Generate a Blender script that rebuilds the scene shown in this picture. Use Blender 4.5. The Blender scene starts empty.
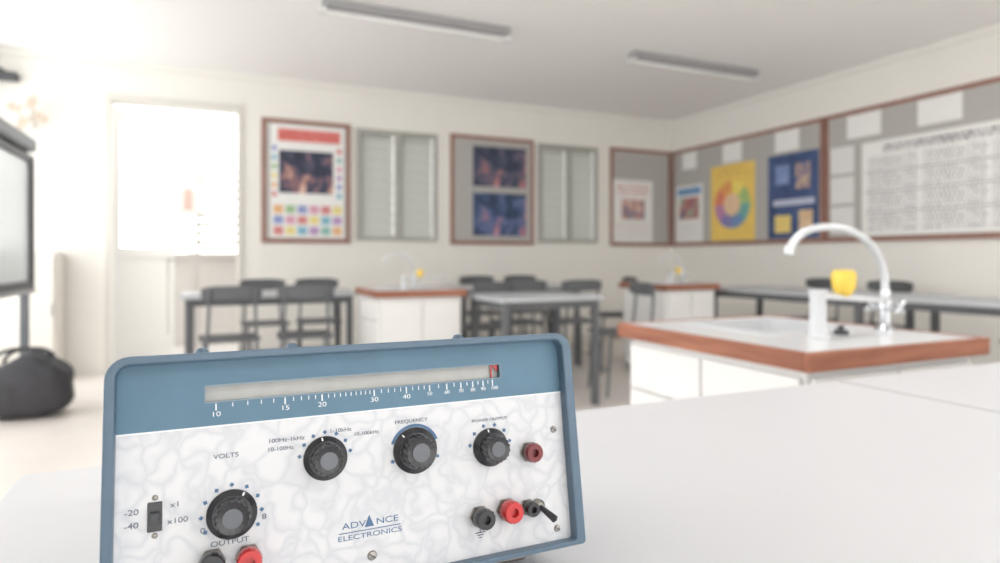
import bpy, bmesh, math, random
from mathutils import Vector, Matrix
random.seed(4)
C=bpy.context.scene.collection
rad=math.radians

# ---------------------------------------------------------------- materials
def srgb(r,g,b):
    f=lambda c:(c/255/12.92 if c/255<=0.04045 else ((c/255+.055)/1.055)**2.4)
    return (f(r),f(g),f(b),1)
def newmat(name):
    m=bpy.data.materials.new(name); m.use_nodes=True
    nt=m.node_tree; return m,nt,nt.nodes['Principled BSDF']
def M(name,rgb,rough=.5,metal=0,var=.04,scale=8,bump=0,spec=.5,coat=0):
    """plain surface with slight procedural mottling"""
    m,nt,b=newmat(name); c=srgb(*rgb)
    tc=nt.nodes.new('ShaderNodeTexCoord'); n=nt.nodes.new('ShaderNodeTexNoise')
    n.inputs['Scale'].default_value=scale; n.inputs['Detail'].default_value=4
    nt.links.new(tc.outputs['Object'],n.inputs['Vector'])
    r=nt.nodes.new('ShaderNodeValToRGB')
    r.color_ramp.elements[0].position=.3; r.color_ramp.elements[1].position=.7
    r.color_ramp.elements[0].color=tuple(x*(1-var) for x in c[:3])+(1,)
    r.color_ramp.elements[1].color=tuple(min(1,x*(1+var)) for x in c[:3])+(1,)
    nt.links.new(n.outputs['Fac'],r.inputs['Fac']); nt.links.new(r.outputs['Color'],b.inputs['Base Color'])
    b.inputs['Roughness'].default_value=rough; b.inputs['Metallic'].default_value=metal
    b.inputs['Specular IOR Level'].default_value=spec
    b.inputs['Coat Weight'].default_value=coat
    if bump:
        bn=nt.nodes.new('ShaderNodeBump'); bn.inputs['Strength'].default_value=bump
        nt.links.new(n.outputs['Fac'],bn.inputs['Height']); nt.links.new(bn.outputs['Normal'],b.inputs['Normal'])
    return m
def wood(name,c1,c2,scale=6,axis='X'):
    m,nt,b=newmat(name)
    tc=nt.nodes.new('ShaderNodeTexCoord'); mp=nt.nodes.new('ShaderNodeMapping')
    s={'X':(1,9,9),'Y':(9,1,9),'Z':(9,9,1)}[axis]; mp.inputs['Scale'].default_value=s
    n=nt.nodes.new('ShaderNodeTexNoise'); n.inputs['Scale'].default_value=scale; n.inputs['Detail'].default_value=6
    r=nt.nodes.new('ShaderNodeValToRGB'); r.color_ramp.elements[0].position=.35; r.color_ramp.elements[1].position=.65
    r.color_ramp.elements[0].color=srgb(*c1); r.color_ramp.elements[1].color=srgb(*c2)
    nt.links.new(tc.outputs['Object'],mp.inputs['Vector']); nt.links.new(mp.outputs['Vector'],n.inputs['Vector'])
    nt.links.new(n.outputs['Fac'],r.inputs['Fac']); nt.links.new(r.outputs['Color'],b.inputs['Base Color'])
    b.inputs['Roughness'].default_value=.5
    return m
def printed(name,paper,ink,plane='xz',bw=.03,rh=.03,mortar=.012,off=.5):
    """rows of printed text / symbols on paper"""
    m,nt,b=newmat(name)
    tc=nt.nodes.new('ShaderNodeTexCoord'); sp=nt.nodes.new('ShaderNodeSeparateXYZ'); cb=nt.nodes.new('ShaderNodeCombineXYZ')
    nt.links.new(tc.outputs['Object'],sp.inputs[0])
    nt.links.new(sp.outputs['X' if plane=='xz' else 'Y'],cb.inputs[0]); nt.links.new(sp.outputs['Z'],cb.inputs[1])
    br=nt.nodes.new('ShaderNodeTexBrick'); br.inputs['Scale'].default_value=1
    br.inputs['Brick Width'].default_value=bw; br.inputs['Row Height'].default_value=rh
    br.inputs['Mortar Size'].default_value=mortar; br.inputs['Mortar Smooth'].default_value=.1
    br.inputs['Color1'].default_value=srgb(*ink); br.inputs['Color2'].default_value=srgb(*[ (p*.8+i*.2) for p,i in zip(paper,ink)])
    br.inputs['Mortar'].default_value=srgb(*paper); br.offset=off
    nt.links.new(cb.outputs[0],br.inputs['Vector']); nt.links.new(br.outputs['Color'],b.inputs['Base Color'])
    b.inputs['Roughness'].default_value=.7
    return m
def nebula(name,cols,scale=5):
    m,nt,b=newmat(name)
    tc=nt.nodes.new('ShaderNodeTexCoord'); n=nt.nodes.new('ShaderNodeTexNoise')
    n.inputs['Scale'].default_value=scale; n.inputs['Detail'].default_value=5; n.inputs['Distortion'].default_value=.8
    r=nt.nodes.new('ShaderNodeValToRGB'); e=r.color_ramp.elements
    k=len(cols)
    e[0].position=.36; e[0].color=srgb(*cols[0]); e[1].position=.74; e[1].color=srgb(*cols[-1])
    for i in range(1,k-1):
        q=e.new(.36+.38*i/(k-1)); q.color=srgb(*cols[i])
    nt.links.new(tc.outputs['Object'],n.inputs['Vector']); nt.links.new(n.outputs['Fac'],r.inputs['Fac'])
    nt.links.new(r.outputs['Color'],b.inputs['Base Color']); b.inputs['Roughness'].default_value=.6
    return m

m_wall=M('wall_paint',(241,239,233),.85,var=.01,scale=2)
m_ceil=M('ceiling_paint',(250,249,248),.9,var=.004,scale=2)
m_floor=M('floor_vinyl',(224,217,211),.35,var=.03,scale=5)
m_table=M('white_laminate',(207,208,212),.35,var=.008,scale=3,spec=.35)
m_gtop=M('grey_laminate',(182,186,190),.4,var=.02)
m_black=M('black_plastic_soft',(96,98,102),.55,var=.05)
m_steelk=M('dark_steel',(102,105,110),.45,.2,var=.03)
m_white=M('white_panel',(230,230,229),.5,var=.01)
m_offw=M('cream_panel',(222,218,210),.6,var=.01)
m_ext=M('exterior_render',(184,180,176),.8,var=.03)
m_leaf=M('door_leaf_paint',(210,208,204),.6,var=.01)
m_gap=M('panel_gap',(150,150,150),.7)
m_woodf=wood('frame_wood',(144,104,92),(162,120,106),5,'Z')
m_woode=wood('edge_wood',(136,82,60),(164,106,80),5,'X')
m_woodey=wood('edge_wood_side',(136,82,60),(164,106,80),5,'Y')
m_felt=M('grey_felt',(184,182,178),.95,var=.06,scale=60)
m_paper=M('paper_white',(240,240,238),.8,var=.01)
m_chrome=M('chrome',(205,208,212),.18,1,var=.01)
m_spout=M('satin_chrome_spout',(210,213,216),.22,.3,var=.01)
m_encw=M('white_enamel',(213,215,218),.3,var=.01,coat=.2)
m_yel=M('yellow_plastic',(240,205,84),.4,var=.03)
m_alu=M('window_frame_grey',(176,176,170),.5,.1,var=.02)
m_louv=M('frosted_louvre_glass',(204,207,202),.3,var=.04,scale=3)
m_dark=M('dark_grey',(70,72,76),.5)
m_screen=M('screen_surface',(222,230,234),.25,var=.02,scale=2)
m_fix=M('luminaire_grey',(158,158,160),.5)
m_tube=M('tube_glass',(240,240,240),.3)
m_bag=M('bag_nylon',(62,62,66),.8,var=.15,scale=15,bump=.3)

# ---------------------------------------------------------------- geometry helpers
def empty(name,loc=(0,0,0),rot=(0,0,0)):
    e=bpy.data.objects.new(name,None); e.empty_display_size=.05; e.location=loc; e.rotation_euler=rot
    C.objects.link(e); return e
def fin(name,bm,mat,parent=None,loc=(0,0,0),rot=(0,0,0),smooth=False,bevel=0,seg=2):
    bmesh.ops.recalc_face_normals(bm,faces=bm.faces)
    me=bpy.data.meshes.new(name); bm.to_mesh(me); bm.free()
    if smooth:
        for p in me.polygons: p.use_smooth=True
    me.materials.append(mat)
    o=bpy.data.objects.new(name,me); o.location=loc; o.rotation_euler=rot; C.objects.link(o)
    if parent: o.parent=parent
    if bevel:
        b=o.modifiers.new('bevel','BEVEL'); b.width=bevel; b.segments=seg; b.limit_method='ANGLE'
    return o
def box(name,x0,x1,y0,y1,z0,z1,mat,parent=None,bevel=0,seg=2,rot=(0,0,0)):
    bm=bmesh.new(); bmesh.ops.create_cube(bm,size=1)
    for v in bm.verts: v.co=Vector((v.co.x*(x1-x0),v.co.y*(y1-y0),v.co.z*(z1-z0)))
    return fin(name,bm,mat,parent,((x0+x1)/2,(y0+y1)/2,(z0+z1)/2),rot,bevel=bevel,seg=seg)
def lathe(name,prof,mat,parent=None,loc=(0,0,0),rot=(0,0,0),n=32,flute=0,fl=(0,1e9),nf=18):
    """prof: list of (r,z). axis z."""
    bm=bmesh.new(); rings=[]
    for r,z in prof:
        ring=[]
        for i in range(n):
            a=2*math.pi*i/n
            rr=r
            if flute and fl[0]<=z<=fl[1]: rr=r*(1-flute*(.5+.5*math.cos(a*nf)))
            ring.append(bm.verts.new((rr*math.cos(a),rr*math.sin(a),z)))
        rings.append(ring)
    for a,b in zip(rings,rings[1:]):
        for i in range(n): bm.faces.new((a[i],a[(i+1)%n],b[(i+1)%n],b[i]))
    bm.faces.new(rings[0]); bm.faces.new(rings[-1])
    o=fin(name,bm,mat,parent,loc,rot,smooth=True)
    e=o.modifiers.new('es','EDGE_SPLIT'); e.split_angle=rad(40)
    return o
def tube(name,pts,r,mat,parent=None,smooth=True,cyc=False):
    cu=bpy.data.curves.new(name+'_c','CURVE'); cu.dimensions='3D'; cu.bevel_depth=r; cu.bevel_resolution=4; cu.use_fill_caps=True
    cu.resolution_u=10
    if smooth and len(pts)>2:
        s=cu.splines.new('NURBS'); s.points.add(len(pts)-1)
        for p,q in zip(s.points,pts): p.co=(*q,1)
        s.order_u=3; s.use_endpoint_u=not cyc; s.use_cyclic_u=cyc
    else:
        s=cu.splines.new('POLY'); s.points.add(len(pts)-1)
        for p,q in zip(s.points,pts): p.co=(*q,1)
        s.use_cyclic_u=cyc
    t=bpy.data.objects.new('tmp',cu); C.objects.link(t)
    bpy.context.view_layer.update()
    me=bpy.data.meshes.new_from_object(t.evaluated_get(bpy.context.evaluated_depsgraph_get()))
    bpy.data.objects.remove(t)
    for p in me.polygons: p.use_smooth=True
    me.materials.clear(); me.materials.append(mat)
    o=bpy.data.objects.new(name,me); C.objects.link(o)
    if parent: o.parent=parent
    return o
def text(name,s,mat,parent,loc,size,rot=(rad(90),0,0),ext=.0001,sx=1.0,align='CENTER'):
    cu=bpy.data.curves.new(name+'_c','FONT'); cu.body=s; cu.size=size; cu.extrude=ext; cu.align_x=align; cu.align_y='CENTER'
    t=bpy.data.objects.new('tmp',cu); C.objects.link(t); bpy.context.view_layer.update()
    me=bpy.data.meshes.new_from_object(t.evaluated_get(bpy.context.evaluated_depsgraph_get()))
    bpy.data.objects.remove(t)
    me.materials.clear(); me.materials.append(mat)
    o=bpy.data.objects.new(name,me); C.objects.link(o); o.location=loc; o.rotation_euler=rot; o.scale=(sx,1,1); o.parent=parent
    return o
def rrect(x0,x1,z0,z1,r,n=6):
    """rounded rectangle loop; r = (bl,br,tr,tl)"""
    pts=[]
    for (cx,cz,a0,rr) in ((x0,z0,180,r[0]),(x1,z0,270,r[1]),(x1,z1,0,r[2]),(x0,z1,90,r[3])):
        ox=cx+(rr if cx==x0 else -rr); oz=cz+(rr if cz==z0 else -rr)
        for i in range(n+1):
            a=rad(a0+90*i/n); pts.append((ox+rr*math.cos(a),oz+rr*math.sin(a)))
    return pts
def ring(name,outer,inner,y0,y1,mat,parent=None,flat=False,bevel=0,loc=(0,0,0)):
    """frame between two loops, extruded y0..y1 (or z if flat)"""
    bm=bmesh.new()
    mk=(lambda p,y:(p[0],p[1],y)) if flat else (lambda p,y:(p[0],y,p[1]))
    L=[[bm.verts.new(mk(p,y)) for p in lp] for lp,y in ((outer,y0),(inner,y0),(inner,y1),(outer,y1))]
    n=len(outer)
    for a,b in ((0,1),(1,2),(2,3),(3,0)):
        for i in range(n):
            j=(i+1)%n; bm.faces.new((L[a][i],L[a][j],L[b][j],L[b][i]))
    return fin(name,bm,mat,parent,loc,bevel=bevel)
def slab(name,loop,y0,y1,mat,parent=None,flat=False,bevel=0,loc=(0,0,0),seg=2):
    bm=bmesh.new()
    mk=(lambda p,y:(p[0],p[1],y)) if flat else (lambda p,y:(p[0],y,p[1]))
    a=[bm.verts.new(mk(p,y0)) for p in loop]; b=[bm.verts.new(mk(p,y1)) for p in loop]
    bm.faces.new(a); bm.faces.new(b); n=len(loop)
    for i in range(n): bm.faces.new((a[i],a[(i+1)%n],b[(i+1)%n],b[i]))
    return fin(name,bm,mat,parent,loc,bevel=bevel,seg=seg)

# ---------------------------------------------------------------- room shell
H=2.779; YB=6.56; XR=5.40; XL=-1.80; YF=-2.6
def wall_with_holes(name,x0,x1,holes,mat,y0,y1,ztop):
    par=empty(name); xs=sorted(holes); cur=x0; k=1
    for (a,b,z0,z1) in xs:
        if a>cur: box('section_%d'%k,cur,a,y0,y1,0,ztop,mat,par); k+=1
        if z0>0: box('section_%d'%k,a,b,y0,y1,0,z0,mat,par); k+=1
        if z1<ztop: box('section_%d'%k,a,b,y0,y1,z1,ztop,mat,par); k+=1
        cur=b
    box('section_%d'%k,cur,x1,y0,y1,0,ztop,mat,par)
    return par
wall_with_holes('wall_back',XL-.15,XR+.15,[(-.86,.235,0,2.45),(1.33,2.21,1.2,2.36),(3.44,4.26,1.2,2.36)],m_wall,YB,YB+.15,H)
box('wall_right',XR,XR+.15,YF,YB,0,H,m_wall)
# left wall, out of view: openings added to let sky light reach the back
wl=empty('wall_left')
box('sill_section',XL-.15,XL,.6,6.35,0,.2,m_wall,wl); box('head_section',XL-.15,XL,.6,6.35,2.62,H,m_wall,wl)
box('solid_section_1',XL-.15,XL,YF,.6,0,H,m_wall,wl); box('solid_section_2',XL-.15,XL,6.35,YB,0,H,m_wall,wl)
for i,y in enumerate((2.45,4.35)): box('pier_%d'%(i+1),XL-.15,XL,y,y+.10,.2,2.62,m_wall,wl)
wf=empty('wall_front')  # unseen wall, added to cut the light falling on the near table
box('sill_section',XL-.15,XR+.15,YF-.15,YF,0,.6,m_wall,wf); box('head_section',XL-.15,XR+.15,YF-.15,YF,2.3,H,m_wall,wf)
for i,(a,b) in enumerate(((XL-.15,-.6),(1.7,2.2),(5.0,XR+.15))): box('pier_%d'%(i+1),a,b,YF-.15,YF,.6,2.3,m_wall,wf)
box('floor',XL-.15,XR+.15,YF-.15,YB+.15,-.1,0,m_floor)
box('ceiling',XL-.15,XR+.15,YF-.15,YB+.15,H,H+.1,m_ceil)
box('trim_1',XL,XR,YB-.03,YB-.001,H-.05,H-.001,m_wall)
box('trim_2',XR-.03,XR-.001,YF,YB-.03,H-.05,H-.001,m_wall)
box('baseboard_back',.30,XR-.015,YB-.015,YB-.001,0,.09,m_offw)
box('baseboard_right',XR-.015,XR-.001,YF,YB-.015,0,.09,m_offw)
# exterior walkway seen through the door
box('walkway_floor',-4,4,YB+.16,9.2,-.12,-.02,m_ext)
pw=empty('balcony_parapet')
box('parapet_wall',-4,4,8.4,8.5,-.02,1.02,m_ext,pw)
box('coping',-4,4,8.36,8.54,1.02,1.08,m_ext,pw)
ls=empty('louvre_screen')
for i in range(9): box('slat_%d'%(i+1),-.15,.9,7.9,7.96,1.18+i*.1,1.22+i*.1,m_ext,ls,rot=(rad(25),0,0))
box('post_1',-.19,-.15,7.9,7.96,-.02,2.1,m_ext,ls); box('post_2',.9,.94,7.9,7.96,-.02,2.1,m_ext,ls)

# door
d=empty('door_1')
m_dframe=M('door_frame_grey',(222,219,212),.6,var=.01)
box('jamb_left',-.878,-.83,YB-.02,YB+.17,0,2.48,m_dframe,d,.004)
box('jamb_right',.205,.25,YB-.02,YB+.17,0,2.48,m_dframe,d,.004)
box('head',-.878,.25,YB-.021,YB+.171,2.42,2.48,m_dframe,d,.004)
lf=empty('leaf',( -.83,YB+.17,0),(0,0,rad(62))); lf.parent=d
for nm,a in (('stile_1',(0,.09,0,.04,.02,2.4)),('stile_2',(.86,.95,0,.04,.02,2.4)),('rail_1',(.09,.86,0,.04,2.28,2.4)),('rail_2',(.09,.86,0,.04,1.02,1.12)),('rail_3',(.09,.86,0,.04,.02,.22))):
    box(nm,*a,m_leaf,lf,.003)
box('lower_panel',.09,.86,.012,.028,.22,1.02,m_leaf,lf)
tube('lever_handle',[(.9,-.01,1.0),(.9,-.05,1.0),(.8,-.05,1.0)],.009,m_steelk,lf)
nb=empty('notice_board'); 
box('board',-.36,-.1,YB+.172+1.1,YB+.19+1.1,1.50,1.86,m_leaf,nb,.003); box('printed_notice',-.30,-.22,YB+1.26,YB+1.271,1.56,1.78,M('notice_pink',(190,164,155),.8),nb)
box('post',-.24,-.21,YB+1.293,YB+1.32,-.02,1.8,m_ext,nb)

# windows
def window(name,x0,x1):
    w=empty(name); z0,z1=1.2,2.36
    t=.045
    box('frame_left',x0,x0+t,YB-.02,YB+.08,z0,z1,m_alu,w,.003); box('frame_right',x1-t,x1,YB-.02,YB+.08,z0,z1,m_alu,w,.003)
    box('frame_top',x0+t,x1-t,YB-.02,YB+.08,z1-t,z1,m_alu,w,.003); box('frame_bottom',x0+t,x1-t,YB-.02,YB+.08,z0,z0+t,m_alu,w,.003)
    xm=(x0+x1)/2
    box('mullion',xm-.03,xm+.03,YB-.015,YB+.08,z0+t,z1-t,m_alu,w,.003)
    for s,(a,b) in enumerate(((x0+t,xm-.03),(xm+.03,x1-t))):
        for i in range(10):
            zz=z0+t-.012+i*.108
            box('louvre_%d_%d'%(s+1,i+1),a+.03,b-.012,YB+.035,YB+.042,zz,zz+.118,m_louv,w,rot=(rad(-12),0,0))
        box('clip_rail_%d'%(s+1),a,a+.03,YB+.01,YB+.06,z0+t,z1-t,m_alu,w)
window('window_1',1.33,2.21); window('window_2',3.44,4.26)

# ---------------------------------------------------------------- pin boards
ZB0,ZB1=1.17,2.385
def board_back(name,x0,x1,y=YB):
    e=empty(name); t=.042
    box('felt',x0+t,x1-t,y-.024,y-.002,ZB0+t,ZB1-t,m_felt,e)
    for nm,a in (('frame_left',(x0,x0+t,ZB0,ZB1)),('frame_right',(x1-t,x1,ZB0,ZB1)),('frame_top',(x0+t,x1-t,ZB1-t,ZB1)),('frame_bottom',(x0+t,x1-t,ZB0,ZB0+t))):
        box(nm,a[0],a[1],y-.026,y-.001,a[2],a[3],m_woodf,e,.003)
    return e
def board_right(name,y0,y1):
    e=empty(name); t=.042; x=XR
    box('felt',x-.024,x-.002,y0+t,y1-t,ZB0+t,ZB1-t,m_felt,e)
    for nm,a in (('frame_left',(y1-t,y1,ZB0,ZB1)),('frame_right',(y0,y0+t,ZB0,ZB1)),('frame_top',(y0+t,y1-t,ZB1-t,ZB1)),('frame_bottom',(y0+t,y1-t,ZB0,ZB0+t))):
        box(nm,x-.026,x-.001,a[0],a[1],a[2],a[3],m_woodf,e,.003)
    return e
def pb(e,nm,x0,x1,z0,z1,mat,k=0): return box(nm,x0,x1,YB-.0285-.002*k,YB-.0262-.002*k,z0,z1,mat,e)
def pr(e,nm,y0,y1,z0,z1,mat,k=0): return box(nm,XR-.0285-.002*k,XR-.0262-.002*k,y0,y1,z0,z1,mat,e)
board_back('pin_board',.42,1.275); board_back('pin_board',2.36,3.385); board_back('pin_board',4.445,5.365)
board_right('pin_board',4.30,6.525); board_right('pin_board',-.5,4.285)

p=empty('science_poster')
pb(p,'sheet',.50,1.21,1.22,2.33,m_paper)
pb(p,'title_banner',.57,1.17,2.17,2.29,printed('poster_red',(215,112,106),(236,200,196),'xz',.05,.06,.02),1)
NEB=[(42,46,60),(52,58,78),(78,80,104),(150,110,112),(222,180,160),(240,225,220)]
pb(p,'nebula_picture',.58,1.10,1.66,2.08,nebula('nebula_a',NEB,5),1)
pal=[(214,140,140),(232,188,140),(234,220,150),(166,198,156),(138,188,206),(148,160,205),(188,156,198),(220,166,188),(148,192,184)]
for r in range(3):
    for c in range(6):
        col=pal[(r*4+c*2+r)%9]; x=.53+c*.113; z=1.25+r*.105
        pb(p,'colour_square_%d'%(r*6+c+1),x,x+.09,z,z+.08,M('sq_%d'%(r*6+c),col,.7),1)
for r in range(6):
    pb(p,'side_icon_%d'%(r+1),.515,.56,1.62+r*.09,1.67+r*.09,M('ic_%d'%r,pal[r],.7),1)
    pb(p,'side_icon_%d'%(r+7),1.135,1.185,1.62+r*.09,1.67+r*.09,M('ic2_%d'%r,pal[(r+4)%9],.7),1)
p=empty('space_poster'); pb(p,'picture',2.62,3.28,1.82,2.27,nebula('nebula_b',[(48,54,70),(58,66,86),(78,84,108),(120,104,120),(190,120,120),(225,190,200)],4.5))
p=empty('space_poster'); pb(p,'picture',2.62,3.28,1.27,1.75,nebula('nebula_c',[(46,56,78),(56,74,106),(76,96,136),(112,120,160),(190,120,130),(220,190,220)],4.5))
p=empty('biology_poster'); pb(p,'sheet',4.48,5.07,1.22,1.99,m_paper); pb(p,'heading',4.52,5.03,1.78,1.95,printed('hd_red',(240,236,234),(200,80,80),'xz',.1,.06,.02),1)
pb(p,'picture',4.6,4.95,1.5,1.75,nebula('np',[(230,215,205),(200,150,140),(120,130,155),(235,225,215)],8),1); pb(p,'body_text',4.52,5.03,1.25,1.47,printed('bt',(238,236,234),(150,120,120),'xz',.05,.035,.015),1)
p=empty('chemistry_poster'); pr(p,'sheet',5.96,6.44,1.22,1.92,m_paper); pr(p,'heading',5.99,6.41,1.80,1.89,M('hdb',(120,160,200),.7),1)
pr(p,'picture',6.02,6.38,1.50,1.77,nebula('np2',[(80,110,150),(200,120,110),(150,175,160),(230,220,210)],9),1); pr(p,'body_text',6.0,6.40,1.24,1.46,printed('bt2',(238,236,234),(120,150,170),'yz',.05,.035,.015),1)
p=empty('colour_wheel_poster'); pr(p,'sheet',5.15,5.82,1.22,2.09,M('poster_yellow',(242,208,110),.7))
pr(p,'heading',5.25,5.72,1.97,2.05,printed('hdy',(242,208,110),(196,110,70),'yz',.06,.06,.02),1)
wheelc=[(230,140,110),(236,164,100),(246,226,120),(175,200,130),(120,180,176),(120,150,195),(140,135,190),(195,140,180)]
for i in range(8):
    bm=bmesh.new(); L=[]
    for xx in (XR-.0325,XR-.0290):
        for rr in (.13,.27):
            L.append([bm.verts.new((xx,5.485+rr*math.cos(rad(45*i+45*j/6)),1.63+rr*math.sin(rad(45*i+45*j/6)))) for j in range(7)])
    for j in range(6):
        bm.faces.new((L[0][j],L[0][j+1],L[1][j+1],L[1][j])); bm.faces.new((L[2][j],L[2][j+1],L[3][j+1],L[3][j]))
        bm.faces.new((L[0][j],L[0][j+1],L[2][j+1],L[2][j])); bm.faces.new((L[1][j],L[1][j+1],L[3][j+1],L[3][j]))
    fin('wheel_sector_%d'%(i+1),bm,M('whl%d'%i,wheelc[i],.7),p)
lathe('wheel_hub',[(.001,0),(.12,0),(.12,.003),(.001,.003)],M('hubw',(236,205,170),.7),p,(XR-.029,5.485,1.63),(0,rad(-90),0))
p=empty('planet_poster'); pr(p,'sheet',4.35,4.97,1.22,2.09,nebula('navy',[(60,78,118),(70,90,134),(88,106,150)],4))
pr(p,'picture_1',4.45,4.62,1.72,1.98,nebula('pp1',[(90,110,160),(190,160,140),(225,215,200)],12),1); pr(p,'picture_2',4.70,4.87,1.78,1.98,nebula('pp2',[(120,140,190),(150,170,210)],12),1)
pr(p,'picture_3',4.68,4.88,1.28,1.46,M('pp3',(235,210,130),.7),1); pr(p,'picture_4',4.42,4.58,1.3,1.5,nebula('pp4',[(220,180,140),(240,225,190)],12),1); pr(p,'caption_strip',4.4,4.9,1.56,1.62,M('pp5',(200,205,225),.7),1)
for (a,b,z0,z1) in ((6.07,6.32,2.12,2.33),(5.34,5.63,2.11,2.33),(4.58,4.88,2.12,2.335),(3.72,4.05,2.12,2.335),(3.05,3.40,2.12,2.335),(2.35,2.7,2.12,2.335)):
    p=empty('paper_note'); box('sheet',XR-.0285,XR-.0262,a,b,z0,z1,m_paper,p)
for r in range(3):
    p=empty('paper_note'); pr(p,'sheet',3.98,4.22,1.25+r*.28,1.50+r*.28,printed('pn%d'%r,(232,231,229),(200,200,200),'yz',.04,.025,.01))
p=empty('periodic_table_chart'); pr(p,'sheet',2.3,3.90,1.22,2.06,m_paper)
pr(p,'heading',2.5,3.7,1.955,2.015,printed('pth',(225,225,225),(60,60,66),'yz',.055,.06,.008),1)
PT=printed('ptt',(236,236,235),(92,94,102),'yz',.034,.040,.010,.37)
rr_=0
for (z0,z1) in ((1.80,1.92),(1.62,1.77),(1.44,1.59),(1.26,1.41)):
    for (a,b) in ((2.36,2.84),(2.88,3.36),(3.40,3.84)):
        rr_+=1; pr(p,'text_block_%d'%rr_,a,b,z0,z1,PT,1)
for i,z in enumerate((1.785,1.605,1.425)): pr(p,'rule_%d'%(i+1),2.34,3.86,z-.004,z+.004,M('rule%d'%i,(130,132,138),.7),1)

# ---------------------------------------------------------------- ceiling lights
LITE=14
def luminaire(x0,x1,y,lit=False):
    e=empty('fluorescent_batten_light')
    box('housing',x0,x1,y-.05,y+.05,H-.06,H-.001,m_fix,e,.006)
    box('end_cap_1',x0-.02,x0+.03,y-.035,y+.035,H-.095,H-.06,m_white,e,.004); box('end_cap_2',x1-.03,x1+.02,y-.035,y+.035,H-.095,H-.06,m_white,e,.004)
    lathe('tube',[(.001,0),(.018,0),(.018,x1-x0-.06),(.001,x1-x0-.06)],m_tube,e,(x0+.03,y,H-.08),(0,rad(90),0),n=16)
    if lit:
        l=bpy.data.lights.new('fill_lamp','AREA'); l.shape='RECTANGLE'; l.size=x1-x0; l.size_y=.12; l.energy=LITE; l.color=(1,.98,.95)
        lo=bpy.data.objects.new('fill_lamp',l); lo.location=((x0+x1)/2,y,H-.11); C.objects.link(lo); lo.parent=e
luminaire(.67,2.06,4.42); luminaire(3.25,4.65,4.46)
for y in (1.6,-1.2):  # unseen lit battens, added as fill for the table and instrument front
    luminaire(.67,2.06,y,True); luminaire(3.25,4.65,y,True)

# ---------------------------------------------------------------- tables
def table(name,x0,x1,y0,y1,z,top,leg,th=.03,r=.02,lr=.022):
    e=empty(name)
    slab('top',rrect(x0,x1,y0,y1,(r,r,r,r)),z-th,z,top,e,flat=True,bevel=.002)
    i=.05
    for k,(x,y) in enumerate(((x0+i,y0+i),(x1-i,y0+i),(x1-i,y1-i),(x0+i,y1-i))):
        box('leg_%d'%(k+1),x-lr,x+lr,y-lr,y+lr,0,z-th,leg,e,.003)
    for k,y in enumerate((y0+i,y1-i)): box('apron_%d'%(k+1),x0+i+lr,x1-i-lr,y-.012,y+.012,z-th-.05,z-th,leg,e)
    for k,x in enumerate((x0+i,x1-i)): box('side_apron_%d'%(k+1),x-.012,x+.012,y0+i+lr,y1-i-lr,z-th-.05,z-th,leg,e)
    return e
t1=table('lab_table',-.21,1.203,-.55,.93,.76,m_table,m_white,r=.012)
box('joint_strip',1.2035,1.2095,-.545,.925,.735,.7598,m_gap,t1)
table('lab_table',1.210,2.60,-.55,.93,.76,m_table,m_white,r=.006)
table('student_table',-.21,1.0,4.86,5.46,.76,m_gtop,m_black)
table('student_table',1.68,2.47,3.70,4.34,.76,m_gtop,m_black)
table('student_table',1.95,3.2,5.15,5.75,.76,m_gtop,m_black)
table('student_table',4.05,4.70,2.95,4.45,.76,m_gtop,m_black)
table('student_table',4.10,4.75,1.35,2.90,.76,m_gtop,m_black)

def chair(x,y,rz,name='lab_chair'):
    e=empty(name,(x,y,0),(0,0,rad(rz)))   # faces +Y (back at -Y)
    slab('seat',rrect(-.19,.19,-.18,.2,(.06,.06,.05,.05)),.455,.475,m_black,e,flat=True,bevel=.006)
    bm=bmesh.new(); n=12
    F=[];B=[]; zc=.785
    for i in range(n+1):
        u=-1+2*i/n; xx=u*.19; yy=-.20+.03*u*u
        hz=.05*(1-.35*abs(u)**4)
        F.append([bm.verts.new((xx,yy,zc-hz)),bm.verts.new((xx,yy,zc+hz))]); B.append([bm.verts.new((xx,yy-.014,zc-hz)),bm.verts.new((xx,yy-.014,zc+hz))])
    for i in range(n):
        bm.faces.new((F[i][0],F[i+1][0],F[i+1][1],F[i][1])); bm.faces.new((B[i][0],B[i+1][0],B[i+1][1],B[i][1]))
        bm.faces.new((F[i][1],F[i+1][1],B[i+1][1],B[i][1])); bm.faces.new((F[i][0],F[i+1][0],B[i+1][0],B[i][0]))
    bm.faces.new((F[0][0],F[0][1],B[0][1],B[0][0])); bm.faces.new((F[n][0],F[n][1],B[n][1],B[n][0]))
    fin('backrest',bm,m_black,e,bevel=.004)
    for k,s in enumerate((-1,1)):
        tube('back_upright_%d'%(k+1),[(s*.14,-.205,.80),(s*.145,-.20,.6),(s*.155,-.17,.45),(s*.18,-.2,.012)],.011,m_steelk,e)
        tube('front_leg_%d'%(k+1),[(s*.15,.14,.455),(s*.16,.15,.3),(s*.18,.18,.012)],.011,m_steelk,e)
        tube('side_rail_%d'%(k+1),[(s*.155,-.17,.448),(s*.15,.15,.448)],.009,m_steelk,e,False)
    tube('stretcher_1',[(-.165,.165,.2),(.165,.165,.2)],.008,m_steelk,e,False); tube('stretcher_2',[(-.165,-.18,.2),(.165,-.18,.2)],.008,m_steelk,e,False)
    return e
for (x,y,r) in ((.10,4.78,4),(.60,4.76,-4),(1.98,4.72,8),(2.4,4.95,2),(2.9,4.86,-4),(3.02,5.98,180),(2.5,5.98,176),
                (3.62,5.3,75),(4.92,3.45,92),(4.92,4.1,86),(4.95,2.3,90),(.4,5.78,182),(.85,5.80,176),(2.80,4.0,80)):
    chair(x,y,r)

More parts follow.
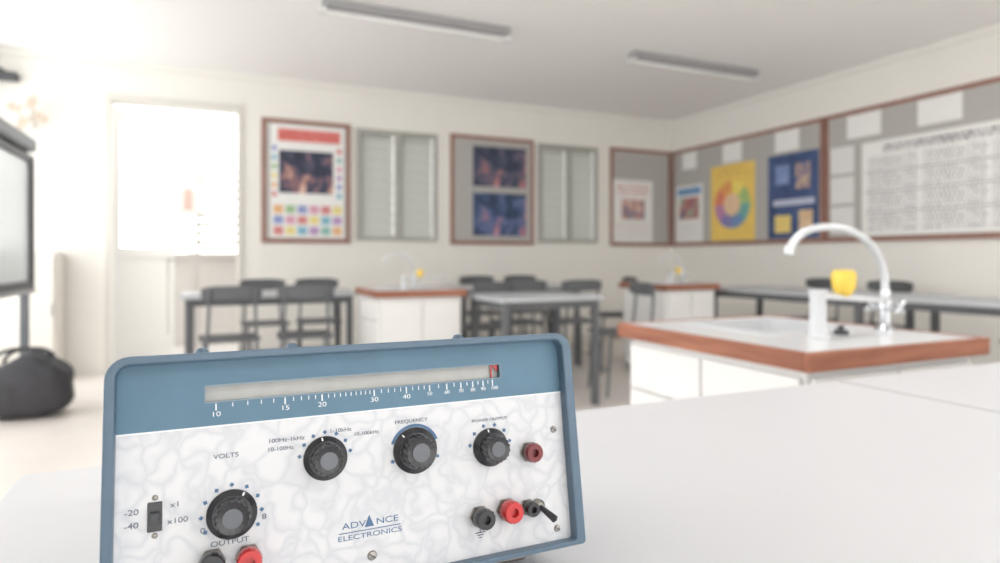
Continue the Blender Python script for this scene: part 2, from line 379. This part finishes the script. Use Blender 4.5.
# ---------------------------------------------------------------- sink islands
def island(x0,x1,y0,y1,z):
    e=empty('sink_island'); th=.047; b=.016
    bx0,bx1=x0+.30*(x1-x0),x0+.80*(x1-x0); by0,by1=y0+.42*(y1-y0),y0+.86*(y1-y0)
    ring('worktop',rrect(x0+b,x1-b,y0+b,y1-b,(.004,)*4),rrect(bx0,bx1,by0,by1,(.03,)*4),z-th,z-.002,m_encw,e,flat=True)
    ring('basin_wall',rrect(bx0-.006,bx1+.006,by0-.006,by1+.006,(.032,)*4),rrect(bx0,bx1,by0,by1,(.03,)*4),z-.17,z-.048,m_encw,e,flat=True)
    slab('basin_floor',rrect(bx0-.006,bx1+.006,by0-.006,by1+.006,(.032,)*4),z-.176,z-.17,m_encw,e,flat=True)
    ring('basin_rim',rrect(bx0-.02,bx1+.02,by0-.02,by1+.02,(.04,)*4),rrect(bx0-.004,bx1+.004,by0-.004,by1+.004,(.03,)*4),z-.002,z+.004,m_encw,e,flat=True,bevel=.002)
    box('wood_edge_front',x0,x1,y0,y0+b,z-th,z,m_woode,e,.003); box('wood_edge_rear',x0,x1,y1-b,y1,z-th,z,m_woode,e,.003)
    box('wood_edge_left',x0,x0+b,y0+b,y1-b,z-th,z,m_woodey,e,.003); box('wood_edge_right',x1-b,x1,y0+b,y1-b,z-th,z,m_woodey,e,.003)
    i=.035; zt=z-th
    box('carcass_left',x0+i,x0+i+.018,y0+i,y1-i,.08,zt,m_white,e); box('carcass_right',x1-i-.018,x1-i,y0+i,y1-i,.08,zt,m_white,e)
    box('carcass_front',x0+i+.018,x1-i-.018,y0+i,y0+i+.018,.08,zt,m_white,e); box('carcass_back',x0+i+.018,x1-i-.018,y1-i-.018,y1-i,.08,zt,m_white,e)
    box('plinth',x0+i+.03,x1-i-.03,y0+i+.03,y1-i-.03,0,.1,m_gap,e)
    xm=(x0+x1)/2; ym=(y0+y1)/2
    for k,(a,c) in enumerate(((x0+i+.01,xm-.004),(xm+.004,x1-i-.01))):
        box('front_door_%d'%(k+1),a,c,y0+i-.014,y0+i-.001,.1,zt-.02,m_white,e,.003)
    for k,(a,c) in enumerate(((y0+i+.01,ym-.004),(ym+.004,y1-i-.01))):
        box('side_drawer_%d'%(k+1),x0+i-.014,x0+i-.001,a,c,zt-.16,zt-.02,m_white,e,.003)
        box('side_door_%d'%(k+1),x0+i-.014,x0+i-.001,a,c,.1,zt-.168,m_white,e,.003)
    return e
def faucet(x,y,z,dx,dy,s=1,mat=None):
    e=empty('gooseneck_faucet',(x,y,z)); mat=mat or m_spout
    L=math.hypot(dx,dy); ux,uy=dx/L,dy/L
    lathe('base_flange',[(.001,0),(.03*s,0),(.03*s,.006),(.02*s,.014),(.016*s,.02),(.001,.02)],m_chrome,e)
    lathe('valve_body',[(.001,0),(.016*s,0),(.016*s,.05*s),(.021*s,.055*s),(.021*s,.08*s),(.014*s,.09*s),(.014*s,.11*s),(.001,.11*s)],m_chrome,e,(0,0,.015))
    pts=[(0,0,.11*s)]
    for q,zz in ((0,.155),(.03,.205),(.12,.255),(.28,.295),(.50,.314),(.74,.312),(.92,.285),(.985,.245)):
        pts.append((ux*L*q,uy*L*q,zz*s))
    tube('spout',pts,.0115*s,mat,e)
    tube('nozzle',[(ux*L*.978,uy*L*.978,.256*s),(ux*L*.99,uy*L*.99,.232*s)],.014*s,mat,e,False)
    px_,py_=-uy,ux
    for k,sg in enumerate((-1,1)):
        cx,cy=px_*.05*sg*s,py_*.05*sg*s
        tube('handle_stem_%d'%(k+1),[(0,0,.07*s),(cx,cy,.075*s)],.009*s,m_chrome,e,False)
        for j in range(2):
            a=rad(45+90*j); vx=(ux*math.cos(a),uy*math.cos(a),math.sin(a)); r=.024*s
            tube('cross_bar_%d_%d'%(k+1,j+1),[(cx-vx[0]*r,cy-vx[1]*r,.075*s-vx[2]*r),(cx+vx[0]*r,cy+vx[1]*r,.075*s+vx[2]*r)],.006*s,m_chrome,e,False)
    return e
def service(x,y,z,x2,y2,s=1):
    e=empty('eyewash_fitting',(x,y,z)); ux,uy=x2-x,y2-y
    lathe('pedestal',[(.001,0),(.03*s,0),(.03*s,.008),(.023*s,.014),(.021*s,.12*s),(.024*s,.125*s),(.024*s,.135*s),(.001,.135*s)],m_encw,e)
    tube('cross_arm',[(0,0,.118*s),(ux*.5,uy*.5,.106*s),(ux,uy,.095*s)],.009*s,m_encw,e)
    lathe('yellow_cup',[(.001,0),(.014*s,0),(.024*s,.010*s),(.031*s,.028*s),(.033*s,.060*s),(.027*s,.074*s),(.001,.076*s)],m_yel,e,(ux*.38,uy*.38,.113*s))
    return e
island(1.25,1.958,1.04,1.80,.80)
faucet(1.869,1.281,.798,-.36,.045)
service(1.515,1.23,.798,1.84,1.27)
dr=empty('rubber_drain_plug',(1.66,1.27,.798)); lathe('plug_base',[(.001,0),(.022,0),(.02,.012),(.012,.016),(.001,.016)],m_dark,dr); lathe('plug_knob',[(.001,.016),(.006,.016),(.01,.024),(.001,.028)],m_dark,dr)
island(.98,1.62,4.15,4.85,.80); faucet(1.34,4.5,.798,-.24,-.06,.8,m_encw); service(1.2,4.28,.798,1.52,4.32,.75)
island(3.36,3.94,4.16,4.82,.80); faucet(3.78,4.45,.798,-.24,.0,.8,m_encw); service(3.5,4.28,.798,3.78,4.32,.75)

# ---------------------------------------------------------------- left: display board on stand, bag, locker, fan
s=empty('interactive_whiteboard'); X=-1.17
box('panel',X-.05,X-.01,3.4,5.44,.86,1.70,m_screen,s,.003)
box('frame_right',X-.06,X+.01,5.40,5.48,.80,1.74,m_dark,s,.006); box('frame_left',X-.06,X+.01,3.36,3.42,.80,1.74,m_dark,s,.006)
box('frame_top',X-.06,X+.01,3.42,5.40,1.69,1.74,m_dark,s,.006); box('frame_bottom',X-.06,X+.01,3.42,5.40,.80,.86,m_dark,s,.006)
box('speaker_bar',X-.06,X+.05,3.5,5.35,1.75,1.84,M('bar_grey',(120,124,128),.5),s,.015)
box('pen_tray',X-.0,X+.08,3.7,5.2,.79,.81,m_fix,s,.003)
for k,y in enumerate((3.5,5.38)):
    box('post_%d'%(k+1),X-.055,X-.005,y-.025,y+.025,.06,.80,m_steelk,s,.004); box('foot_%d'%(k+1),X-.3,X+.22,y-.025,y+.025,.03,.07,m_steelk,s,.006)
    for j,xx in enumerate((X-.27,X+.19)): lathe('caster_%d_%d'%(k+1,j+1),[(.001,-.012),(.016,-.012),(.016,.012),(.001,.012)],m_dark,s,(xx,y,.0165),(rad(90),0,0),16)
bg=empty('duffel_bag',(-1.10,4.98,0))
bm=bmesh.new(); bmesh.ops.create_cube(bm,size=1); bmesh.ops.subdivide_edges(bm,edges=bm.edges,cuts=7,use_grid_fill=True)
for v in bm.verts:
    x,y,z=v.co*2; k=lambda a:abs(a)**3
    f=1/(k(x)+k(y)+k(z))**(1/3) if (abs(x)+abs(y)+abs(z))>0 else 1
    n=(Vector((x,y,z))*f)
    xx,yy,zz=n.x*.26,n.y*.19,.19+n.z*.19
    zz+= .035*math.sin(xx*17+1)*max(0,n.z)-.02*math.cos(yy*20)*max(0,n.z)
    v.co=(xx+.012*math.sin(zz*25),yy,max(0.003,zz))
fin('bag_body',bm,m_bag,bg,smooth=True)
tube('strap_1',[(-.16,-.12,.33),(-.15,-.12,.42),(0,-.1,.46),(.15,-.12,.41),(.16,-.14,.30)],.012,m_bag,bg); tube('strap_2',[(-.14,.08,.34),(-.12,.08,.41),(.02,.1,.43),(.13,.08,.40),(.15,.1,.30)],.012,m_bag,bg)
lk=empty('storage_locker'); box('body',-1.36,-1.17,6.2,6.54,.0,1.07,m_offw,lk,.006); box('door_panel',-1.345,-1.185,6.185,6.199,.05,1.03,m_offw,lk,.003); box('handle',-1.2,-1.19,6.17,6.185,.55,.65,m_fix,lk)
fn=empty('wall_fan',(-1.4,6.40,2.22))
for k,r in enumerate((.17,.12,.07)): tube('cage_ring_%d'%(k+1),[(r*math.cos(a),-.08,r*math.sin(a)) for a in [2*math.pi*i/20 for i in range(20)]],.005,m_offw,fn,True,True)
lathe('motor_hub',[(.001,0),(.05,0),(.045,.08),(.001,.09)],m_offw,fn,(0,.02,0),(rad(90),0,0))
for k in range(4):
    o=slab('blade_%d'%(k+1),rrect(.03,.15,-.035,.035,(.01,.03,.03,.01)),-.045,-.041,M('blade%d'%k,(205,188,170),.4),fn); o.rotation_euler=(0,rad(90*k+20),0)
tube('mount_arm',[(0,.02,0),(0,.08,-.04),(0,.157,-.08)],.02,m_offw,fn)
sp=empty('wall_speaker'); box('cabinet',-1.75,-1.49,6.42,6.545,2.50,2.56,m_dark,sp,.01); box('bracket',-1.64,-1.6,6.5,6.558,2.56,2.6,m_dark,sp)

# ---------------------------------------------------------------- signal generator
W=.336; HG=.169; D=.165
g=empty('signal_generator',(-.0625,.440,.79),(rad(-9),0,0))
m_blue=M('hammered_blue_paint',(92,114,133),.42,var=.06,scale=90,bump=.04)
m_blued=M('panel_blue',(92,126,148),.5,var=.06,scale=30)
m_ink=M('print_ink',(84,94,112),.6); m_inkw=M('print_white',(238,242,246),.6); m_inkb=M('print_blue',(84,116,152),.6)
m_kn=M('knob_black',(42,42,46),.3,var=.1,scale=40,coat=.2); m_red=M('terminal_red',(200,46,46),.3,coat=.3); m_dred=M('dark_red_cap',(120,40,44),.3,coat=.3)
m_scr=M('screw_metal',(150,146,140),.35,.9)
m_pan,nt,b=newmat('marbled_panel')
tc=nt.nodes.new('ShaderNodeTexCoord'); n1=nt.nodes.new('ShaderNodeTexNoise'); n1.inputs['Scale'].default_value=30; n1.inputs['Detail'].default_value=2
vm=nt.nodes.new('ShaderNodeVectorMath'); vm.operation='SCALE'; vm.inputs['Scale'].default_value=.055
va=nt.nodes.new('ShaderNodeVectorMath'); va.operation='ADD'
vo=nt.nodes.new('ShaderNodeTexVoronoi'); vo.feature='DISTANCE_TO_EDGE'; vo.inputs['Scale'].default_value=50
rp=nt.nodes.new('ShaderNodeValToRGB'); e=rp.color_ramp.elements; e[0].position=0; e[0].color=srgb(205,208,213); e[1].position=.22; e[1].color=srgb(222,223,226)
q=e.new(.07); q.color=srgb(213,215,220)
nt.links.new(tc.outputs['Object'],n1.inputs['Vector']); nt.links.new(n1.outputs['Color'],vm.inputs[0]); nt.links.new(tc.outputs['Object'],va.inputs[0]); nt.links.new(vm.outputs[0],va.inputs[1])
nt.links.new(va.outputs[0],vo.inputs['Vector']); nt.links.new(vo.outputs['Distance'],rp.inputs['Fac']); nt.links.new(rp.outputs['Color'],b.inputs['Base Color']); b.inputs['Roughness'].default_value=.35

slab('case_body',rrect(.004,W-.004,.002,HG-.003,(.004,.004,.012,.012)),.012,D,m_blue,g,bevel=.002)
ring('front_bezel',rrect(0,W,0,HG,(.003,.003,.014,.014)),rrect(.0062,W-.0085,.004,HG-.0055,(.002,.002,.008,.008)),-.004,.016,m_blue,g,bevel=.0015)
ring('rear_bezel',rrect(0,W,0,HG,(.003,.003,.014,.014)),rrect(.006,W-.006,.006,HG-.006,(.002,.002,.008,.008)),D-.012,D+.004,m_blue,g,bevel=.0015)
P0,P1=.0055,.0115; SPL=.120
wx0,wx1,wz0,wz1=.0575,.273,.1362,.1465
ring('scale_panel',rrect(.0062,W-.0085,SPL,HG-.0055,(.0005,)*4),rrect(wx0,wx1,wz0,wz1,(.0008,)*4),P0,P1,m_blued,g)
ring('window_bezel',rrect(wx0-.0008,wx1+.0008,wz0-.0008,wz1+.0008,(.001,)*4),rrect(wx0,wx1,wz0,wz1,(.0008,)*4),P0-.0004,P0+.001,M('bezel_edge',(120,138,150),.3,.2),g)
box('scale_strip',wx0-.002,wx1+.002,.0105,.0113,wz0-.002,wz1+.002,M('scale_cream',(190,190,187),.5,var=.06,scale=60),g)
box('lower_panel',.0062,W-.0085,P0,P1,.004,SPL,m_pan,g)
box('panel_divider',.0062,W-.0085,P0-.0004,P0+.001,SPL-.0005,SPL+.0005,m_inkw,g)
box('cursor_needle',.2665,.2675,.0085,.0095,wz0,wz1,m_red,g); 
bm=bmesh.new(); vv=[bm.verts.new(c) for c in ((.2672,.0080,.1462),(.2725,.0080,.1462),(.2725,.0080,.1405))]; bm.faces.new(vv); vv2=[bm.verts.new(c) for c in ((.2672,.0086,.1462),(.2725,.0086,.1462),(.2725,.0086,.1405))]; bm.faces.new(vv2)
for i in range(3): bm.faces.new((vv[i],vv[(i+1)%3],vv2[(i+1)%3],vv2[i]))
fin('cursor_flag',bm,m_red,g)
Y=P0-.0002
def mark(nm,x,z,w,h,mat,rot=0): return box(nm,x-w/2,x+w/2,Y-.0002,Y+.0002,z-h/2,z+h/2,mat,g,rot=(0,rad(rot),0))
tab=[(10,.0639),(15,.1080),(20,.1332),(30,.1707),(40,.1952),(50,.2135),(60,.2275),(70,.2392),(80,.2492),(90,.2580),(100,.2662)]
def sc(v):
    for (a,p),(b2,q) in zip(tab,tab[1:]):
        if a<=v<=b2: return p+(q-p)*math.log(v/a)/math.log(b2/a)
vals=[10+i for i in range(11)]+[20+i for i in range(1,11)]+[30+2*i for i in range(1,6)]+[42.5,45,47.5,50,55,60,65,70,75,80,85,90,95,100]
k=0
for v in vals:
    k+=1; major=v in (10,15,20,30,40,50,60,70,80,90,100); L=.0046 if major else .0028
    mark('tick_%d'%k,sc(v),.1348-L/2,.0009 if major else .0006,L,m_inkw)
for v in (10,15,20,30,40,50,60,70,80,90,100):
    big=v<=40
    text('scale_label_%d'%v,str(v),m_inkw,g,(sc(v)+(0.0015 if v==100 else 0),Y,.1277 if big else .1283),.0046 if big else .0037,sx=1.35 if big else 1.15)
def lab(nm,s,x,z,size,mat=m_ink,sx=1.25): return text(nm,s,mat,g,(x,Y,z),size,sx=sx)
lab('label_volts','VOLTS',.0700,.1000,.0042); lab('label_range_a','100Hz-1kHz',.1085,.1062,.0040,sx=1.2); lab('label_range_b','1-10kHz',.1455,.1085,.0038,sx=1.2)
lab('label_range_c','10-100kHz',.1640,.1045,.0036,sx=1.15); lab('label_range_d','10-100Hz',.1045,.1005,.0038,sx=1.15)
lab('label_frequency','FREQUENCY',.1980,.1095,.0036); lab('label_power','POWER OUTPUT',.262,.1040,.0032)
lab('label_output','OUTPUT',.0722,.0450,.0046,sx=1.3); lab('label_0','0',.0560,.0545,.005); lab('label_8','8',.0935,.0575,.005)
lab('label_x100','x100',.0415,.0635,.0048); lab('label_40','-40',.0155,.0640,.0050); lab('label_20','-20',.0155,.0720,.0050); lab('label_x1','x1',.0400,.0735,.0048)
lab('maker_line_a','ADV   NCE',.1650,.0420,.0060,m_inkb,1.4); lab('maker_line_b','ELECTRONICS',.1645,.0340,.0048,m_inkb,1.5)
bm=bmesh.new(); A=[(.1607,.0395),(.1640,.0475),(.1673,.0395)]
va_=[bm.verts.new((x,Y-.0002,z)) for x,z in A]; vb_=[bm.verts.new((x,Y+.0002,z)) for x,z in A]; bm.faces.new(va_); bm.faces.new(vb_)
for i in range(3): bm.faces.new((va_[i],va_[(i+1)%3],vb_[(i+1)%3],vb_[i]))
fin('maker_triangle',bm,m_inkb,g)
mark('maker_underline',.1645,.0376,.044,.0005,m_inkb)
m_cap=M('knob_cap_metal',(92,94,98),.3,.6)
def knob(nm,x,z,r,ptr=40,h=.017):
    e=empty(nm,(x,P0,z),(rad(90),0,0)); e.parent=g
    lathe('skirt',[(.0005,0),(r*1.08,0),(r*1.08,.0018),(r*.9,.0045),(r*.84,.0055),(.0005,.0055)],m_kn,e,n=48)
    lathe('grip',[(.0005,.005),(r*.80,.005),(r*.76,h*.95),(r*.68,h),(r*.5,h-.0008),(.0005,h-.0012)],m_kn,e,n=96,flute=.09,fl=(.0,h*.97),nf=16)
    lathe('cap_disc',[(.0005,h-.0012),(r*.42,h-.0012),(r*.42,h-.0004),(.0005,h-.0004)],m_cap,e,n=32)
    a=rad(ptr); o=box('pointer',-.00175,.00175,-.0005,.0005,0,.0004,m_inkw,e); o.location=(math.cos(a)*r*.93,math.sin(a)*r*.93,.0042); o.rotation_euler=(0,rad(15),a)
def dial(nm,x,z,r,n,a0,a1,mat,sz=.0022,arc=None):
    for i in range(n):
        a=rad(a0+(a1-a0)*i/(n-1)); mark('%s_mark_%d'%(nm,i+1),x+r*math.cos(a),z+r*math.sin(a),sz,sz,mat,-math.degrees(a)+45)
    if arc:
        bm=bmesh.new(); I=[];O=[]
        for i in range(25):
            a=rad(arc[0]+(arc[1]-arc[0])*i/24); I.append(bm.verts.new((x+arc[2]*math.cos(a),Y-.0001,z+arc[2]*math.sin(a)))); O.append(bm.verts.new((x+arc[3]*math.cos(a),Y-.0001,z+arc[3]*math.sin(a))))
        for i in range(24): bm.faces.new((I[i],I[i+1],O[i+1],O[i]))
        fin(nm+'_arc',bm,mat,g)
knob('attenuator_knob',.0735,.0625,.0145,60); dial('attenuator',.0735,.0625,.0185,9,-30,210,m_inkb)
knob('range_knob',.1345,.0905,.0140,100); dial('range',.1345,.0905,.0178,7,10,170,m_inkb)
knob('frequency_knob',.2000,.0880,.0155,130); dial('frequency',.2,.088,.0185,2,-20,200,m_inkb,arc=(20,160,.0170,.0192))
knob('power_knob',.2610,.0830,.0135,100); dial('power',.261,.083,.0172,6,10,170,m_inkb,.0024)
def post(nm,x,z,r,mat,h=.016):
    e=empty(nm,(x,P0,z),(rad(90),0,0)); e.parent=g
    lathe('nut',[(.0005,0),(r*1.05,0),(r*1.05,.003),(.0005,.003)],m_scr,e,n=6)
    lathe('cap',[(.0005,.003),(r*.8,.003),(r,.006),(r,h-.002),(r*.86,h),(r*.4,h),(r*.38,h-.004),(.0005,h-.004)],mat,e,n=48,flute=.06,fl=(.005,h-.002),nf=14)
post('indicator_lamp',.2945,.0755,.0078,m_dred,.012)
post('terminal_black',.2485,.0330,.0078,m_kn); post('terminal_red',.2715,.0345,.0085,m_red); post('terminal_earth',.2895,.0335,.0060,m_kn,.013)
post('output_terminal_black',.0615,.0350,.0080,m_kn); post('output_terminal_red',.0835,.0340,.0080,m_red)
e=empty('toggle_switch',(.2985,P0,.0335),(rad(90),0,0)); e.parent=g
lathe('bush',[(.0005,0),(.005,0),(.005,.004),(.003,.006),(.0005,.006)],m_scr,e); lathe('lever',[(.0005,0),(.0018,.0),(.003,.017),(.0005,.0185)],m_kn,e,(0,0,.004),(rad(30),rad(25),0),16)
for k,(x,z) in enumerate(((.0285,.0678),)):
    box('slide_switch_well_%d'%(k+1),x-.0042,x+.0042,P0-.0012,P0+.0006,z-.009,z+.009,m_kn,g,.0005); box('slide_switch_button_%d'%(k+1),x-.0026,x+.0026,P0-.005,P0-.0012,z-.004,z+.003,m_dark,g,.0005)
    lathe('slide_screw_%d'%(k*2+1),[(.0003,0),(.0018,0),(.0012,.0008),(.0003,.001)],m_scr,g,(x,P0,z+.0115),(rad(90),0,0),16); lathe('slide_screw_%d'%(k*2+2),[(.0003,0),(.0018,0),(.0012,.0008),(.0003,.001)],m_scr,g,(x,P0,z-.0115),(rad(90),0,0),16)
def screw(nm,x,z,r=.003):
    lathe(nm,[(.0003,0),(r,0),(r*.8,.0012),(.0003,.0016)],m_scr,g,(x,P0,z),(rad(90),0,0),24); box(nm+'_slot',x-r*.8,x+r*.8,P0-.00185,P0-.0013,z-.0004,z+.0004,m_dark,g,rot=(0,rad(35),0))
for i,(x,z) in enumerate(((.1652,.0195),(.3183,.0904),(.3150,.0130),(.0150,.0120))): screw('panel_screw_%d'%(i+1),x,z,.0028 if i else .0034)
for i,x in enumerate((.055,.115,.245)):
    lathe('top_stud_%d'%(i+1),[(.0005,0),(.0046,0),(.0046,.0045),(.0030,.0070),(.0005,.0076)],m_blue,g,(x,.022,HG-.0035),(0,0,0),16)
for i,w_ in enumerate((.008,.0052,.0026)): mark('earth_symbol_%d'%(i+1),.2485,.0210-i*.0018,w_,.0006,m_ink)
mark('earth_symbol_stem',.2485,.0227,.0006,.003,m_ink)
for k,x in enumerate((.03,W-.03)):
    tube('bail_leg_%d'%(k+1),[(x,.055,.004),(x,.055,-.0190)],.0028,m_scr,g,False)
    lathe('rear_foot_%d'%(k+1),[(.0005,0),(.008,0),(.007,.0052),(.0005,.0052)],m_kn,g,(x,D-.015,-.0035),(0,0,0),20)
tube('bail_bar',[(.03,.055,-.0190),(W-.03,.055,-.0190)],.0028,m_scr,g,False)

# ---------------------------------------------------------------- light
w=bpy.data.worlds.new('sky'); bpy.context.scene.world=w; w.use_nodes=True
bgn=w.node_tree.nodes['Background']; bgn.inputs['Color'].default_value=(1,.995,.985,1); bgn.inputs['Strength'].default_value=3.5

# ---------------------------------------------------------------- camera
cam=bpy.data.cameras.new('camera'); co=bpy.data.objects.new('camera',cam); C.objects.link(co)
co.location=(0,0,1.02); co.rotation_euler=(rad(90),0,rad(-24.3))
cam.sensor_width=36; cam.lens=22.824; cam.shift_y=-.0235; cam.clip_start=.01
cam.dof.use_dof=True; cam.dof.focus_distance=.46; cam.dof.aperture_fstop=4.5
bpy.context.scene.camera=co
bpy.context.scene.view_settings.view_transform='Standard'
